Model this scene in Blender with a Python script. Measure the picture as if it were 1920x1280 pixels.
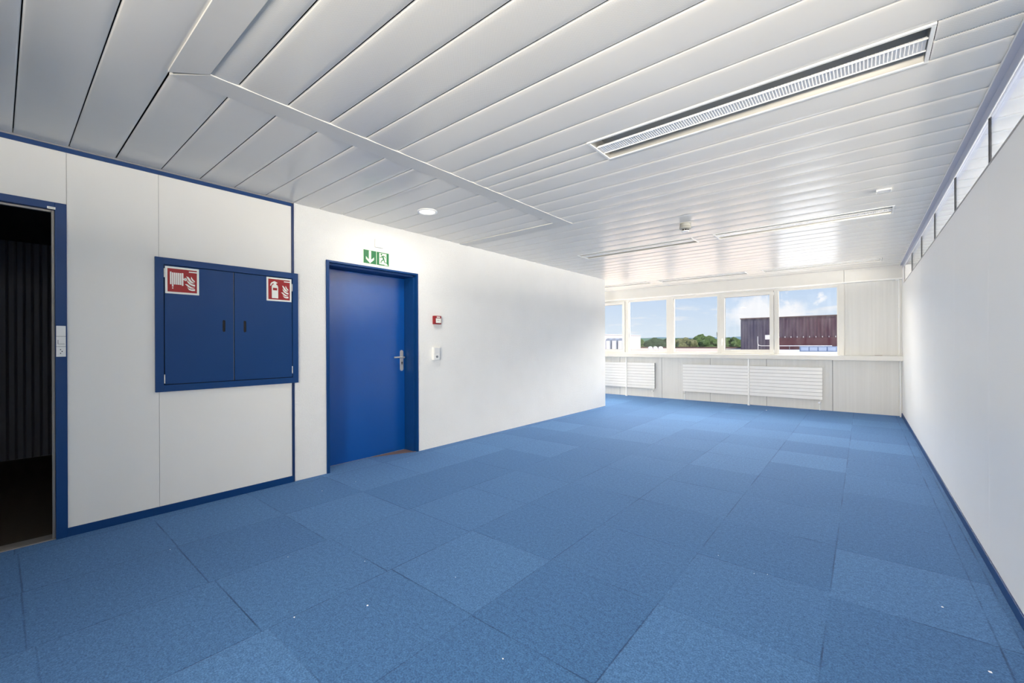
import bpy, bmesh, math, random
from math import sin, cos, pi, radians, atan2, sqrt
from mathutils import Vector, Matrix, noise

for o in list(bpy.data.objects):
    bpy.data.objects.remove(o, do_unlink=True)
SC = bpy.context.scene
COL = SC.collection

# ------------------------------------------------------------------ camera
cam_data = bpy.data.cameras.new('camera')
cam_data.sensor_fit = 'HORIZONTAL'
cam_data.sensor_width = 36.0
cam_data.lens = 797.0 / 1920.0 * 36.0
cam_data.shift_y = 6.0 / 1920.0
cam_data.clip_start = 0.02
cam_data.clip_end = 3000
cam = bpy.data.objects.new('camera', cam_data)
COL.objects.link(cam)
SC.camera = cam
YAW = atan2(658.0, 797.0)
fwd = Vector((-sin(YAW), cos(YAW), 0))
right = Vector((cos(YAW), sin(YAW), 0))
up = Vector((0, 0, 1))
ROLL = radians(0.25)
r2 = right * cos(ROLL) - up * sin(ROLL)
u2 = up * cos(ROLL) + right * sin(ROLL)
cam.matrix_world = Matrix(((r2.x, u2.x, -fwd.x, 0), (r2.y, u2.y, -fwd.y, 0), (r2.z, u2.z, -fwd.z, 1.25), (0, 0, 0, 1)))

# ------------------------------------------------------------------ view
SC.view_settings.view_transform = 'Standard'
SC.view_settings.look = 'None'
SC.view_settings.gamma = 1.0
SC.view_settings.use_curve_mapping = False
SC.view_settings.exposure = 0.29
SC.cycles.max_bounces = 14
SC.cycles.diffuse_bounces = 10
SC.cycles.transparent_max_bounces = 16

# ------------------------------------------------------------------ node helpers
def lin(c):
    def f(v):
        v /= 255.0
        return v / 12.92 if v <= 0.04045 else ((v + 0.055) / 1.055) ** 2.4
    return (f(c[0]), f(c[1]), f(c[2]), 1.0)

class NT:
    def __init__(s, tree):
        s.t = tree; s.n = tree.nodes; s.l = tree.links
    def new(s, kind, **kw):
        n = s.n.new(kind)
        for k, v in kw.items():
            setattr(n, k, v)
        return n
    def link(s, a, b): s.l.new(a, b)
    def setin(s, sock, v):
        if hasattr(v, 'is_output') or hasattr(v, 'links'):
            s.link(v, sock)
        else:
            sock.default_value = v
    def math(s, op, a, b=None, c=None, clamp=False):
        n = s.new('ShaderNodeMath', operation=op, use_clamp=clamp)
        s.setin(n.inputs[0], a)
        if b is not None: s.setin(n.inputs[1], b)
        if c is not None: s.setin(n.inputs[2], c)
        return n.outputs[0]
    def mix(s, f, a, b, mode='MIX'):
        n = s.new('ShaderNodeMix', data_type='RGBA', blend_type=mode)
        s.setin(n.inputs[0], f); s.setin(n.inputs[6], a); s.setin(n.inputs[7], b)
        return n.outputs[2]
    def noise(s, scale, detail=2.0, rough=0.5, vec=None, dim='3D'):
        n = s.new('ShaderNodeTexNoise', noise_dimensions=dim)
        n.inputs['Scale'].default_value = scale
        n.inputs['Detail'].default_value = detail
        n.inputs['Roughness'].default_value = rough
        if vec is not None: s.link(vec, n.inputs['Vector'])
        return n.outputs[0]
    def ramp(s, f, stops):
        n = s.new('ShaderNodeValToRGB')
        e = n.color_ramp.elements
        e[0].position = stops[0][0]; e[0].color = stops[0][1]
        e[1].position = stops[-1][0]; e[1].color = stops[-1][1]
        for p, c in stops[1:-1]:
            k = e.new(p); k.color = c
        s.link(f, n.inputs[0])
        return n.outputs[0]
    def bump(s, h, strength, dist):
        n = s.new('ShaderNodeBump')
        n.inputs['Strength'].default_value = strength
        n.inputs['Distance'].default_value = dist
        s.link(h, n.inputs['Height'])
        return n.outputs[0]
    def pos(s):
        return s.new('ShaderNodeNewGeometry').outputs['Position']
    def sep(s, v):
        n = s.new('ShaderNodeSeparateXYZ'); s.link(v, n.inputs[0]); return n.outputs
    def comb(s, x, y, z):
        n = s.new('ShaderNodeCombineXYZ')
        s.setin(n.inputs[0], x); s.setin(n.inputs[1], y); s.setin(n.inputs[2], z)
        return n.outputs[0]

def mat(name, color, rough=0.5, metal=0.0, spec=0.5, emit=None, estr=0.0):
    m = bpy.data.materials.new(name)
    m.use_nodes = True
    t = NT(m.node_tree)
    b = t.n['Principled BSDF']
    b.inputs['Base Color'].default_value = color if len(color) == 4 else (*color, 1)
    b.inputs['Roughness'].default_value = rough
    b.inputs['Metallic'].default_value = metal
    b.inputs['Specular IOR Level'].default_value = spec
    if emit:
        b.inputs['Emission Color'].default_value = emit
        b.inputs['Emission Strength'].default_value = estr
    return m, t, b

# ------------------------------------------------------------------ world: pale blue sky with small clouds
W = bpy.data.worlds.new('sky'); SC.world = W; W.use_nodes = True
wt = NT(W.node_tree)
bg = wt.n['Background']
tc = wt.new('ShaderNodeTexCoord')
sx = wt.sep(tc.outputs['Generated'])
elev = wt.math('MAXIMUM', sx[2], 0.0)
sky = wt.ramp(elev, [(0.0, lin((226, 240, 251))), (0.035, lin((220, 236, 252))), (0.11, lin((198, 222, 251))), (0.3, lin((150, 190, 242))), (1.0, lin((105, 150, 222)))])
den = wt.math('ADD', elev, 0.12)
cvec = wt.comb(wt.math('DIVIDE', sx[0], den), wt.math('DIVIDE', sx[1], den), wt.math('MULTIPLY', sx[2], 6.0))
cn = wt.noise(1.15, 7.0, 0.58, cvec)
cl = wt.ramp(cn, [(0.58, (0, 0, 0, 1)), (0.66, (0.75, 0.75, 0.75, 1)), (0.75, (1, 1, 1, 1))])
skyc = wt.mix(cl, sky, lin((246, 249, 254)))
# large cumulus low over the dark hall
def blob(az_deg, el, wa, we):
    az = wt.math('ARCTAN2', sx[0], sx[1])
    dx = wt.math('DIVIDE', wt.math('SUBTRACT', az, radians(az_deg)), wa)
    dz = wt.math('DIVIDE', wt.math('SUBTRACT', sx[2], el), we)
    d = wt.math('SQRT', wt.math('ADD', wt.math('POWER', wt.math('ABSOLUTE', dx), 2.0), wt.math('POWER', wt.math('ABSOLUTE', dz), 2.0)))
    return d
cn2 = wt.noise(14.0, 6.0, 0.6, tc.outputs['Generated'])
d1 = wt.math('SUBTRACT', blob(-9.2, 0.058, 0.075, 0.036), wt.math('MULTIPLY', wt.math('SUBTRACT', cn2, 0.5), 2.2))
c1 = wt.math('MULTIPLY', wt.math('SUBTRACT', 1.05, d1), 2.2, clamp=True)
skyc = wt.mix(wt.math('MULTIPLY', c1, 0.92), skyc, (1.02, 1.03, 1.06, 1))
cn3 = wt.noise(38.0, 4.0, 0.55, tc.outputs['Generated'])
puff = wt.math('MULTIPLY', wt.math('MULTIPLY', wt.math('SUBTRACT', cn3, 0.56), 9.0, clamp=True), wt.math('MULTIPLY', wt.math('SUBTRACT', 1.3, blob(-4.5, 0.088, 0.11, 0.035)), 2.0, clamp=True), clamp=True)
skyc = wt.mix(wt.math('MULTIPLY', puff, 0.9), skyc, (1.02, 1.03, 1.06, 1))
wt.link(skyc, bg.inputs['Color'])
bg.inputs['Strength'].default_value = 0.82

# ------------------------------------------------------------------ sun (lights the outside; travels parallel to the window wall)
def sun(name, d, strength, ang):
    l = bpy.data.lights.new(name, 'SUN'); l.energy = strength; l.angle = radians(ang)
    o = bpy.data.objects.new(name, l); COL.objects.link(o)
    o.rotation_euler = Vector(d).to_track_quat('-Z', 'Y').to_euler()
    return o
s = sun('sun', (-0.60, 0.30, -0.74), 4.2, 1.0)
s.data.color = (1.0, 0.95, 0.88)

# ------------------------------------------------------------------ added area lights: stand-ins for window daylight, plus unseen fills
def area(name, loc, d, sx_, sy_, power, color=(1, 1, 1), spread=180):
    l = bpy.data.lights.new(name, 'AREA'); l.shape = 'RECTANGLE'
    l.size = sx_; l.size_y = sy_; l.energy = power; l.color = color; l.spread = radians(spread)
    o = bpy.data.objects.new(name, l); COL.objects.link(o)
    o.location = loc
    o.rotation_euler = Vector(d).to_track_quat('-Z', 'Y').to_euler()
    return o
WARM = (1.0, 0.918, 0.79)
SOFT = (1.0, 0.938, 0.845)
area('window_fill', (-3.6, 11.3, 3.5), (0, -0.80, -0.6), 10.0, 1.9, 3150, SOFT)  # added panel above the window heads, stands in for sky light
area('sky_fill', (-10, 30, 8.2), (0, -1, -0.22), 44, 6.0, 9000, SOFT)  # added panel out of view, carries sky light deeper into the room
area('roof_bounce_fill', (-3.6, 13.5, 0.62), (0, -0.35, 0.93), 10.0, 5.6, 30, SOFT)  # added low panel imitating bounce from the sunlit roof
area('rear_fill', (-0.15, -3.16, 1.25), (-0.16, 1, 0.0), 1.2, 1.6, 90, WARM, spread=75)  # added fill behind the camera, placed at an invented window
area('far_left_fill', (-8.96, 8.85, 1.65), (1, 0, 0), 1.6, 1.2, 75, SOFT)  # added fill at the end of the left bay, no window there
area('side_room_fill', (3.66, 3.4, 2.0), (-1, 0, 0.05), 9.0, 0.9, 720, SOFT)  # added fill along the next room's side wall, no window there

# ------------------------------------------------------------------ materials
PLACE = {}
def simple(key, rgb, rough=0.5, metal=0.0, spec=0.5, var=0.03, nscale=9.0, bumpd=0.0, bscale=80.0):
    m, t, b = mat(key, lin(rgb), rough, metal, spec)
    p = t.new('ShaderNodeTexCoord').outputs['Object']
    n = t.noise(nscale, 3.0, 0.5, p)
    c = lin(rgb)
    lo = tuple(c[i] * (1 - var) for i in range(3)) + (1,)
    hi = tuple(min(1, c[i] * (1 + var)) for i in range(3)) + (1,)
    t.link(t.mix(n, lo, hi), b.inputs['Base Color'])
    if bumpd:
        t.link(t.bump(t.noise(bscale, 3.0, 0.6, p), 1.0, bumpd), b.inputs['Normal'])
    PLACE[key] = m
    return m

white_panel = simple('white_panel', (238, 236, 230), 0.38, var=0.02, nscale=2.5, bumpd=0.0004, bscale=14)
right_panel = simple('white_panel_right', (248, 247, 244), 0.42, var=0.012, nscale=2.5)
white_gloss = simple('white_gloss', (236, 236, 233), 0.3, var=0.015)
ceil_trim = simple('ceiling_trim', (214, 212, 207), 0.4)
frame_white = simple('window_frame_white', (212, 211, 206), 0.4)
fascia_m = simple('fascia_white', (208, 207, 203), 0.45)
white_metal = simple('white_metal', (232, 232, 230), 0.35)
grey_strip = simple('grey_strip', (150, 148, 150), 0.45)
alu = simple('aluminium_seal', (150, 146, 142), 0.4, 0.2)
blue_paint = simple('blue_paint', (0, 78, 158), 0.26, var=0.05, nscale=3)
blue_paint.node_tree.nodes['Principled BSDF'].inputs['IOR'].default_value = 1.65
blue_frame = simple('blue_frame_paint', (5, 60, 116), 0.42, spec=0.35, var=0.04)
blue_dark = simple('blue_navy_paint', (14, 44, 92), 0.4, var=0.04)
steel = simple('brushed_steel', (216, 213, 206), 0.3, 0.5)
black = simple('black_gasket', (22, 24, 34), 0.5)
dark_void = simple('dark_void', (10, 10, 12), 0.9)
header_grey = simple('header_grey', (196, 199, 212), 0.35)
seam_grey = simple('seam_grey', (120, 122, 126), 0.7)
panel_seam = simple('panel_seam', (178, 178, 174), 0.6)
sign_white = simple('sign_white', (238, 240, 232), 0.45)
sign_red = simple('sign_red', (160, 26, 30), 0.45)
sign_green = simple('sign_green', (30, 112, 62), 0.45)
sign_pale = simple('sign_pale_green', (222, 240, 212), 0.45)
alarm_red = simple('alarm_red', (142, 16, 24), 0.35)
ink = simple('ink_black', (30, 26, 26), 0.6)
reflector = simple('lamp_reflector', (172, 170, 164), 0.35, 0.2)
lamp_acrylic = simple('lamp_acrylic', (228, 228, 228), 0.2)
detector_grey = simple('detector_plastic', (150, 150, 144), 0.45)
downlight_face, _t, _b = mat('downlight_face', lin((250, 250, 245)), 0.4, emit=(1, 0.99, 0.96, 1), estr=1.6)
lint_white = simple('lint_white', (240, 244, 250), 0.9)

# plaster wall
plaster, t, b = mat('white_plaster', lin((228, 227, 223)), 0.85)
p = t.pos()
n1 = t.noise(78, 5.0, 0.7, p)
v = t.new('ShaderNodeTexVoronoi'); v.inputs['Scale'].default_value = 130; t.link(p, v.inputs['Vector'])
h = t.math('ADD', n1, t.math('MULTIPLY', v.outputs['Distance'], 0.5))
t.link(t.bump(h, 1.0, 0.0055), b.inputs['Normal'])
t.link(t.mix(t.noise(3.0, 3, 0.5, p), lin((242, 241, 237)), lin((249, 248, 244))), b.inputs['Base Color'])

# ceiling strips: satin white metal
ceil_m, t, b = mat('ceiling_metal', lin((226, 227, 228)), 0.26, spec=0.5)
p = t.pos(); sxx = t.sep(p)
strip = t.noise(1.0, 0.0, 0.5, t.comb(0.0, t.math('FLOOR', t.math('DIVIDE', sxx[1], 0.243)), 0.0))
t.link(t.mix(strip, lin((224, 221, 214)), lin((234, 231, 225))), b.inputs['Base Color'])
# fine perforation on the strips nearer than the first lamp row
px = t.math('MULTIPLY', sxx[0], 2 * pi / 0.0085); py = t.math('MULTIPLY', sxx[1], 2 * pi / 0.0085)
dots = t.math('MULTIPLY', t.math('SINE', px), t.math('SINE', py))
dots = t.math('GREATER_THAN', dots, 0.45)
reg = t.math('MULTIPLY', t.math('GREATER_THAN', sxx[0], -2.43), t.math('MULTIPLY', t.math('LESS_THAN', sxx[1], 1.735), t.math('GREATER_THAN', sxx[1], 0.66)))
reg2 = t.math('MULTIPLY', t.math('GREATER_THAN', sxx[0], 0.25), t.math('MULTIPLY', t.math('LESS_THAN', sxx[1], 2.78), t.math('GREATER_THAN', sxx[1], 2.46)))
reg = t.math('MAXIMUM', reg, reg2)
base = t.mix(strip, lin((224, 221, 214)), lin((234, 231, 225)))
t.link(t.mix(t.math('MULTIPLY', t.math('MULTIPLY', dots, reg), 0.35), base, lin((110, 112, 112))), b.inputs['Base Color'])
t.link(t.bump(t.noise(3.0, 2, 0.5, p), 0.6, 0.004), b.inputs['Normal'])

# ribbed facade panel
facade, t, b = mat('facade_panel', lin((212, 212, 208)), 0.45)
p = t.pos(); q = t.sep(p)
wv = t.math('SINE', t.math('MULTIPLY', q[0], 2 * pi / 0.05))
t.link(t.bump(wv, 0.5, 0.0012), b.inputs['Normal'])
st = t.noise(22.0, 2.0, 0.5, t.comb(q[0], 0.0, t.math('MULTIPLY', q[2], 0.02)))
t.link(t.mix(st, lin((203, 203, 199)), lin((220, 220, 217))), b.inputs['Base Color'])

# carpet tiles
carpet, t, b = mat('carpet', lin((70, 110, 165)), 0.95, spec=0.15)
p = t.pos(); q = t.sep(p)
PX, PY = 0.634, 0.636
cx_ = t.math('DIVIDE', t.math('ADD', q[0], 0.131), PX)
col_i = t.math('FLOOR', cx_)
wn = t.new('ShaderNodeTexWhiteNoise', noise_dimensions='1D'); t.link(col_i, wn.inputs['W'])
shift = t.math('MULTIPLY', t.math('SUBTRACT', wn.outputs['Value'], 0.5), 0.10)
cy_ = t.math('DIVIDE', t.math('ADD', t.math('SUBTRACT', q[1], 0.08), shift), PY)
row_i = t.math('FLOOR', cy_)
fx = t.math('FRACT', cx_); fy = t.math('FRACT', cy_)
ex = t.math('MULTIPLY', t.math('MINIMUM', fx, t.math('SUBTRACT', 1.0, fx)), PX)
ey = t.math('MULTIPLY', t.math('MINIMUM', fy, t.math('SUBTRACT', 1.0, fy)), PY)
cut = t.math('ABSOLUTE', t.math('SUBTRACT', q[0], 0.43))
edge = t.math('MINIMUM', t.math('MINIMUM', ex, ey), cut)
patch = t.noise(2.2, 3.0, 0.6, p)
wob = t.math('MULTIPLY', t.noise(90.0, 2.0, 0.5, p), 0.004)
seam = t.math('SUBTRACT', 1.0, t.math('DIVIDE', t.math('ADD', edge, t.math('SUBTRACT', wob, 0.002)), 0.0055), clamp=True)
pm = t.math('MULTIPLY', t.math('SUBTRACT', patch, 0.36, clamp=False), 4.0, clamp=True)
seam = t.math('MULTIPLY', seam, pm)
wn2 = t.new('ShaderNodeTexWhiteNoise', noise_dimensions='2D')
t.link(t.comb(col_i, row_i, 0.0), wn2.inputs['Vector'])
tile = wn2.outputs['Value']
tc3 = t.math('POWER', tile, 2.2)
c_lo = lin((69, 113, 161)); c_hi = lin((85, 130, 179))
basec = t.mix(tc3, c_lo, c_hi)
big = t.noise(1.1, 4.0, 0.6, p)
basec = t.mix(t.math('MULTIPLY', t.math('SUBTRACT', big, 0.35), 1.2, clamp=True), basec, t.mix(0.5, basec, lin((62, 98, 148))))
fine = t.noise(140.0, 4.0, 0.75, p)
fine2 = t.noise(45.0, 3.0, 0.6, p)
fm = t.math('ADD', t.math('MULTIPLY', fine, 0.75), t.math('MULTIPLY', fine2, 0.25))
basec = t.mix(t.math('MULTIPLY', t.math('SUBTRACT', fm, 0.42), 4.5, clamp=True), t.mix(1.0, basec, (0.54, 0.56, 0.60, 1), 'MULTIPLY'), t.mix(1.0, basec, (1.36, 1.35, 1.32, 1), 'MULTIPLY'))
basec = t.mix(t.math('MULTIPLY', seam, 0.75), basec, lin((22, 42, 78)))
t.link(basec, b.inputs['Base Color'])
hgt = t.math('SUBTRACT', fm, t.math('MULTIPLY', seam, 1.2))
t.link(t.bump(hgt, 0.5, 0.004), b.inputs['Normal'])
b.inputs['Sheen Weight'].default_value = 0.35
b.inputs['Sheen Roughness'].default_value = 0.5
b.inputs['Sheen Tint'].default_value = lin((150, 185, 235))

# clear glass with a faint film of dirt
def glass_mat(name, dirt, refl=0.8, tint=0.97):
    m = bpy.data.materials.new(name); m.use_nodes = True
    t = NT(m.node_tree); t.n.remove(t.n['Principled BSDF'])
    out = t.n['Material Output']
    tr = t.new('ShaderNodeBsdfTransparent'); tr.inputs[0].default_value = (tint, tint, tint, 1)
    gl = t.new('ShaderNodeBsdfGlossy'); gl.inputs['Roughness'].default_value = 0.02
    fr = t.new('ShaderNodeFresnel'); fr.inputs[0].default_value = 1.45
    mx = t.new('ShaderNodeMixShader')
    t.link(t.math('MULTIPLY', fr.outputs[0], refl), mx.inputs[0]); t.link(tr.outputs[0], mx.inputs[1]); t.link(gl.outputs[0], mx.inputs[2])
    df = t.new('ShaderNodeBsdfDiffuse'); df.inputs[0].default_value = (0.8, 0.82, 0.86, 1)
    tl = t.new('ShaderNodeBsdfTranslucent'); tl.inputs[0].default_value = (0.8, 0.82, 0.86, 1)
    ad = t.new('ShaderNodeMixShader'); ad.inputs[0].default_value = 0.6
    t.link(df.outputs[0], ad.inputs[1]); t.link(tl.outputs[0], ad.inputs[2])
    p = t.pos(); q = t.sep(p)
    vo = t.new('ShaderNodeTexVoronoi'); vo.inputs['Scale'].default_value = 26; t.link(p, vo.inputs['Vector'])
    spots = t.math('MULTIPLY', t.math('LESS_THAN', vo.outputs['Distance'], 0.09), t.math('GREATER_THAN', t.noise(3.0, 2, 0.5, p), 0.52))
    streak = t.noise(9.0, 4.0, 0.6, t.comb(q[0], 0.0, t.math('MULTIPLY', q[2], 0.25)))
    film = t.math('MULTIPLY', t.math('SUBTRACT', streak, 0.38, clamp=True), 0.55)
    f = t.math('ADD', film, t.math('MULTIPLY', spots, 2.5))
    f = t.math('MULTIPLY', f, dirt, clamp=True)
    mx2 = t.new('ShaderNodeMixShader')
    t.link(f, mx2.inputs[0]); t.link(mx.outputs[0], mx2.inputs[1]); t.link(ad.outputs[0], mx2.inputs[2])
    t.link(mx2.outputs[0], out.inputs['Surface'])
    return m
glass_clean = glass_mat('window_glass', 0.01)
glass_dirty = glass_mat('window_glass_dusty', 0.045)
glass_inner = glass_mat('partition_glass', 0.0, 0.5, 0.86)

# ------------------------------------------------------------------ mesh builder
class MB:
    def __init__(s):
        s.v = []; s.f = []; s.m = []; s.sm = []
    def add(s, vs, fs, m=0, smooth=False):
        o = len(s.v); s.v += [tuple(x) for x in vs]
        for f in fs:
            s.f.append(tuple(i + o for i in f)); s.m.append(m); s.sm.append(smooth)
        return s
    def box(s, x0, x1, y0, y1, z0, z1, m=0):
        if x0 > x1: x0, x1 = x1, x0
        if y0 > y1: y0, y1 = y1, y0
        if z0 > z1: z0, z1 = z1, z0
        vs = [(x0, y0, z0), (x1, y0, z0), (x1, y1, z0), (x0, y1, z0), (x0, y0, z1), (x1, y0, z1), (x1, y1, z1), (x0, y1, z1)]
        return s.add(vs, [(0, 3, 2, 1), (4, 5, 6, 7), (0, 1, 5, 4), (1, 2, 6, 5), (2, 3, 7, 6), (3, 0, 4, 7)], m)
    def frame(s, plane, c0, c1, a0, a1, b0, b1, w, m=0, wb=None, wt=None, wl=None, wr=None):
        """rectangular ring of four bars; plane 'x' (a=y,b=z) or 'y' (a=x,b=z)"""
        wl = w if wl is None else wl; wr = w if wr is None else wr
        wb = w if wb is None else wb; wt = w if wt is None else wt
        def bx(p, q, r, u):
            if plane == 'x': s.box(c0, c1, p, q, r, u, m)
            else: s.box(p, q, c0, c1, r, u, m)
        bx(a0, a0 + wl, b0, b1); bx(a1 - wr, a1, b0, b1)
        if wb: bx(a0 + wl, a1 - wr, b0, b0 + wb)
        bx(a0 + wl, a1 - wr, b1 - wt, b1)
        return s
    def prism(s, pts, fn, d0, d1, m=0):
        """2D polygon pts extruded between depths; fn(u,v,d)->xyz"""
        n = len(pts)
        A = [fn(u, v, d0) for u, v in pts]; B = [fn(u, v, d1) for u, v in pts]
        fs = [tuple(range(n)), tuple(range(2 * n - 1, n - 1, -1))]
        fs += [(i, i + n, (i + 1) % n + n, (i + 1) % n) for i in range(n)]
        return s.add(A + B, fs, m)
    def tube(s, pts, r, n=12, m=0, cap=True):
        pts = [Vector(p) for p in pts]
        rs = r if isinstance(r, (list, tuple)) else [r] * len(pts)
        rings = []
        prev = None
        for i, p in enumerate(pts):
            d = (pts[min(i + 1, len(pts) - 1)] - pts[max(i - 1, 0)]).normalized()
            if prev is None:
                a = Vector((0, 0, 1)) if abs(d.z) < 0.9 else Vector((1, 0, 0))
                x = d.cross(a).normalized()
            else:
                x = (prev - d * prev.dot(d)).normalized()
            prev = x
            y = d.cross(x)
            rings.append([p + (x * cos(2 * pi * k / n) + y * sin(2 * pi * k / n)) * rs[i] for k in range(n)])
        vs = [v for rg in rings for v in rg]
        fs = []
        for i in range(len(pts) - 1):
            for k in range(n):
                fs.append((i * n + k, i * n + (k + 1) % n, (i + 1) * n + (k + 1) % n, (i + 1) * n + k))
        s.add(vs, fs, m, True)
        if cap:
            s.add(rings[0], [tuple(range(n - 1, -1, -1))], m); s.add(rings[-1], [tuple(range(n))], m)
        return s
    def lathe(s, prof, c, n=28, m=0, smooth=True):
        """prof [(r,z)], around vertical axis at c"""
        vs = []; fs = []
        for r, z in prof:
            for k in range(n):
                a = 2 * pi * k / n
                vs.append((c[0] + r * cos(a), c[1] + r * sin(a), c[2] + z))
        for i in range(len(prof) - 1):
            for k in range(n):
                fs.append((i * n + k, i * n + (k + 1) % n, (i + 1) * n + (k + 1) % n, (i + 1) * n + k))
        return s.add(vs, fs, m, smooth)
    def build(s, name, mats, parent=None, origin=(0, 0, 0), bevel=0.0, seg=2, kind=None, rot=None):
        if not isinstance(mats, (list, tuple)): mats = [mats]
        me = bpy.data.meshes.new(name)
        me.from_pydata([(x - origin[0], y - origin[1], z - origin[2]) for x, y, z in s.v], [], s.f)
        for mt in mats: me.materials.append(mt)
        for i, p in enumerate(me.polygons):
            p.material_index = s.m[i]; p.use_smooth = s.sm[i]
        bm = bmesh.new(); bm.from_mesh(me)
        bmesh.ops.recalc_face_normals(bm, faces=bm.faces)
        bm.to_mesh(me); bm.free(); me.update()
        o = bpy.data.objects.new(name, me); COL.objects.link(o)
        if parent is not None:
            o.parent = parent
        else:
            o.location = origin
        if bevel:
            md = o.modifiers.new('bevel', 'BEVEL'); md.width = bevel; md.segments = seg
            md.limit_method = 'ANGLE'; md.angle_limit = radians(40); md.harden_normals = False
        if kind: o['kind'] = kind
        if rot is not None: o.rotation_euler = rot
        return o

def thing(name, label=None, cat=None, loc=(0, 0, 0), group=None, kind=None):
    o = bpy.data.objects.new(name, None); COL.objects.link(o)
    o.location = loc; o.empty_display_size = 0.1
    return tag(o, label, cat, group, kind)
def tag(o, label=None, cat=None, group=None, kind=None):
    if label: o['label'] = label
    if cat: o['category'] = cat
    if group: o['group'] = group
    if kind: o['kind'] = kind
    return o
def copy_tree(o, parent=None):
    c = o.copy(); COL.objects.link(c); c.parent = parent
    for ch in list(o.children): copy_tree(ch, c)
    return c
def S(mb, name, mats, **k):
    return mb.build(name, mats, kind='structure', **k)

# ================================================================== SETTING
ZC = 2.566           # ceiling height
XL = -4.043          # left wall plane
XR = 0.540           # right wall plane (near)
YF = 9.83            # window wall plane
XW = -9.0            # far left of the L-shaped room
YB = -3.2            # wall behind the camera
XLF_ = -4.24
XE = 3.7             # far side of the neighbouring room

# floor
m = MB(); m.box(XL - 0.05, XR + 0.1, YB, YF + 0.02, -0.12, 0.0); m.box(XLF_ - 0.02, XL - 0.05, 2.0, 3.2, -0.12, 0.0); m.box(XW, XL - 0.05, 7.7, YF + 0.02, -0.12, 0.0)
S(m, 'floor', carpet)
m = MB(); m.box(XR + 0.1, XE, YB, YF + 0.02, -0.12, 0.0)
S(m, 'floor_next_room', carpet)

# ---- ceiling strips
def strip(mb, x0, x1, y0, y1, z=ZC, sag=0.0030):
    g = 0.0020
    prof = [(y0 + g, z + 0.018), (y0 + g, z + 0.006), (y0 + g + 0.003, z + 0.0020), (y0 + g + 0.008, z)]
    n = 8
    ya, yb = y0 + g + 0.008, y1 - g - 0.008
    for k in range(1, n):
        tt = k / n
        prof.append((ya + (yb - ya) * tt, z - sag * (1 - (2 * tt - 1) ** 2)))
    prof += [(yb, z), (y1 - g - 0.003, z + 0.0020), (y1 - g, z + 0.006), (y1 - g, z + 0.018)]
    vs = [(x0, y, zz) for y, zz in prof] + [(x1, y, zz) for y, zz in prof]
    k = len(prof)
    mb.add(vs, [(i, i + 1, i + 1 + k, i + k) for i in range(1, k - 2)], 0, True)
    mb.add(vs, [(i, i + 1, i + 1 + k, i + k) for i in (0, k - 2)], 1)
ceil = MB()
joints = []
y = 0.065
ys = [0.065 + 0.2397 * k for k in range(-13, 11)]           # to ~2.46
near = [v_ for v_ in ys if v_ < 0.50]
near[-1:] = near[-1:]
LIT = {0: [(-1.39, 0.243)], 1: [(-3.255, -1.63), (-1.39, 0.243)], 2: [(-5.13, -3.505), (-3.285, -1.66), (-1.395, 0.238)]}
rows = [(2.46, 2.612, 2.779), (5.478, 5.63, 5.779), (8.70, 8.855, 9.012)]
def spans(x0, x1, holes):
    out = []; c = x0
    for a, b_ in holes:
        if a > c: out.append((c, a))
        c = b_
    out.append((c, x1)); return out
XT = -2.43
# nearest strips run the full width
nl = [-3.29 + 0.0] + []
full = [0.065 - 0.2397 * k for k in range(14, 0, -1)] + [0.065, 0.305, 0.532]
for a, b_ in zip(full[:-1], full[1:]): strip(ceil, XL - 0.06, XE, a, b_)
# left field between wall and long trim
leftj = [0.535] + [0.544 + 0.2397 * k for k in range(1, 13)] + [3.66, 3.83]
for a, b_ in zip(leftj[:-1], leftj[1:]): strip(ceil, XL - 0.06, -2.56, a, b_)
# right field
rightj = [0.655, 0.784, 1.021, 1.258, 1.497, 1.735, 1.975, 2.217, 2.46]
for a, b_ in zip(rightj[:-1], rightj[1:]): strip(ceil, XT - 0.02, XE, a, b_)
def field(a0, a1, n, x0):
    st_ = (a1 - a0) / n
    for k in range(n):
        ya = a0 + k * st_
        strip(ceil, x0 if ya > 3.9 else XT - 0.02, XE, ya, ya + st_)
for r_i, (ya, ym, yb) in enumerate(rows):
    for a, b_ in ((ya, ym), (ym, yb)):
        x0 = XT - 0.02 if r_i == 0 else (XL - 0.2 if r_i == 1 else XW)
        for xa, xb in spans(x0, XE, LIT[r_i]): strip(ceil, xa, xb, a, b_)
for k in range(5): strip(ceil, XT - 0.02, XE, 2.779 + k * 0.2405, 2.779 + (k + 1) * 0.2405)
field(2.779 + 5 * 0.2405, 5.478, 6, XL - 0.2)
st_ = (8.70 - 5.779) / 12
for k in range(12):
    ya = 5.779 + k * st_
    strip(ceil, XL - 0.2 if ya + st_ < 7.75 else XW, XE, ya, ya + st_)
for a, b_ in ((9.012, 9.25), (9.25, 9.49), (9.49, 9.74)): strip(ceil, XW, XE, a, b_)
o = ceil.build('ceiling', [ceil_m, dark_void], kind='structure')
# slab above, stretched past the rear wall to keep the sun out
m = MB(); m.box(XW - 0.2, XE + 0.2, YB - 1.6, YF + 0.32, 2.72, 2.95)
S(m, 'ceiling_slab', dark_void)
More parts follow.
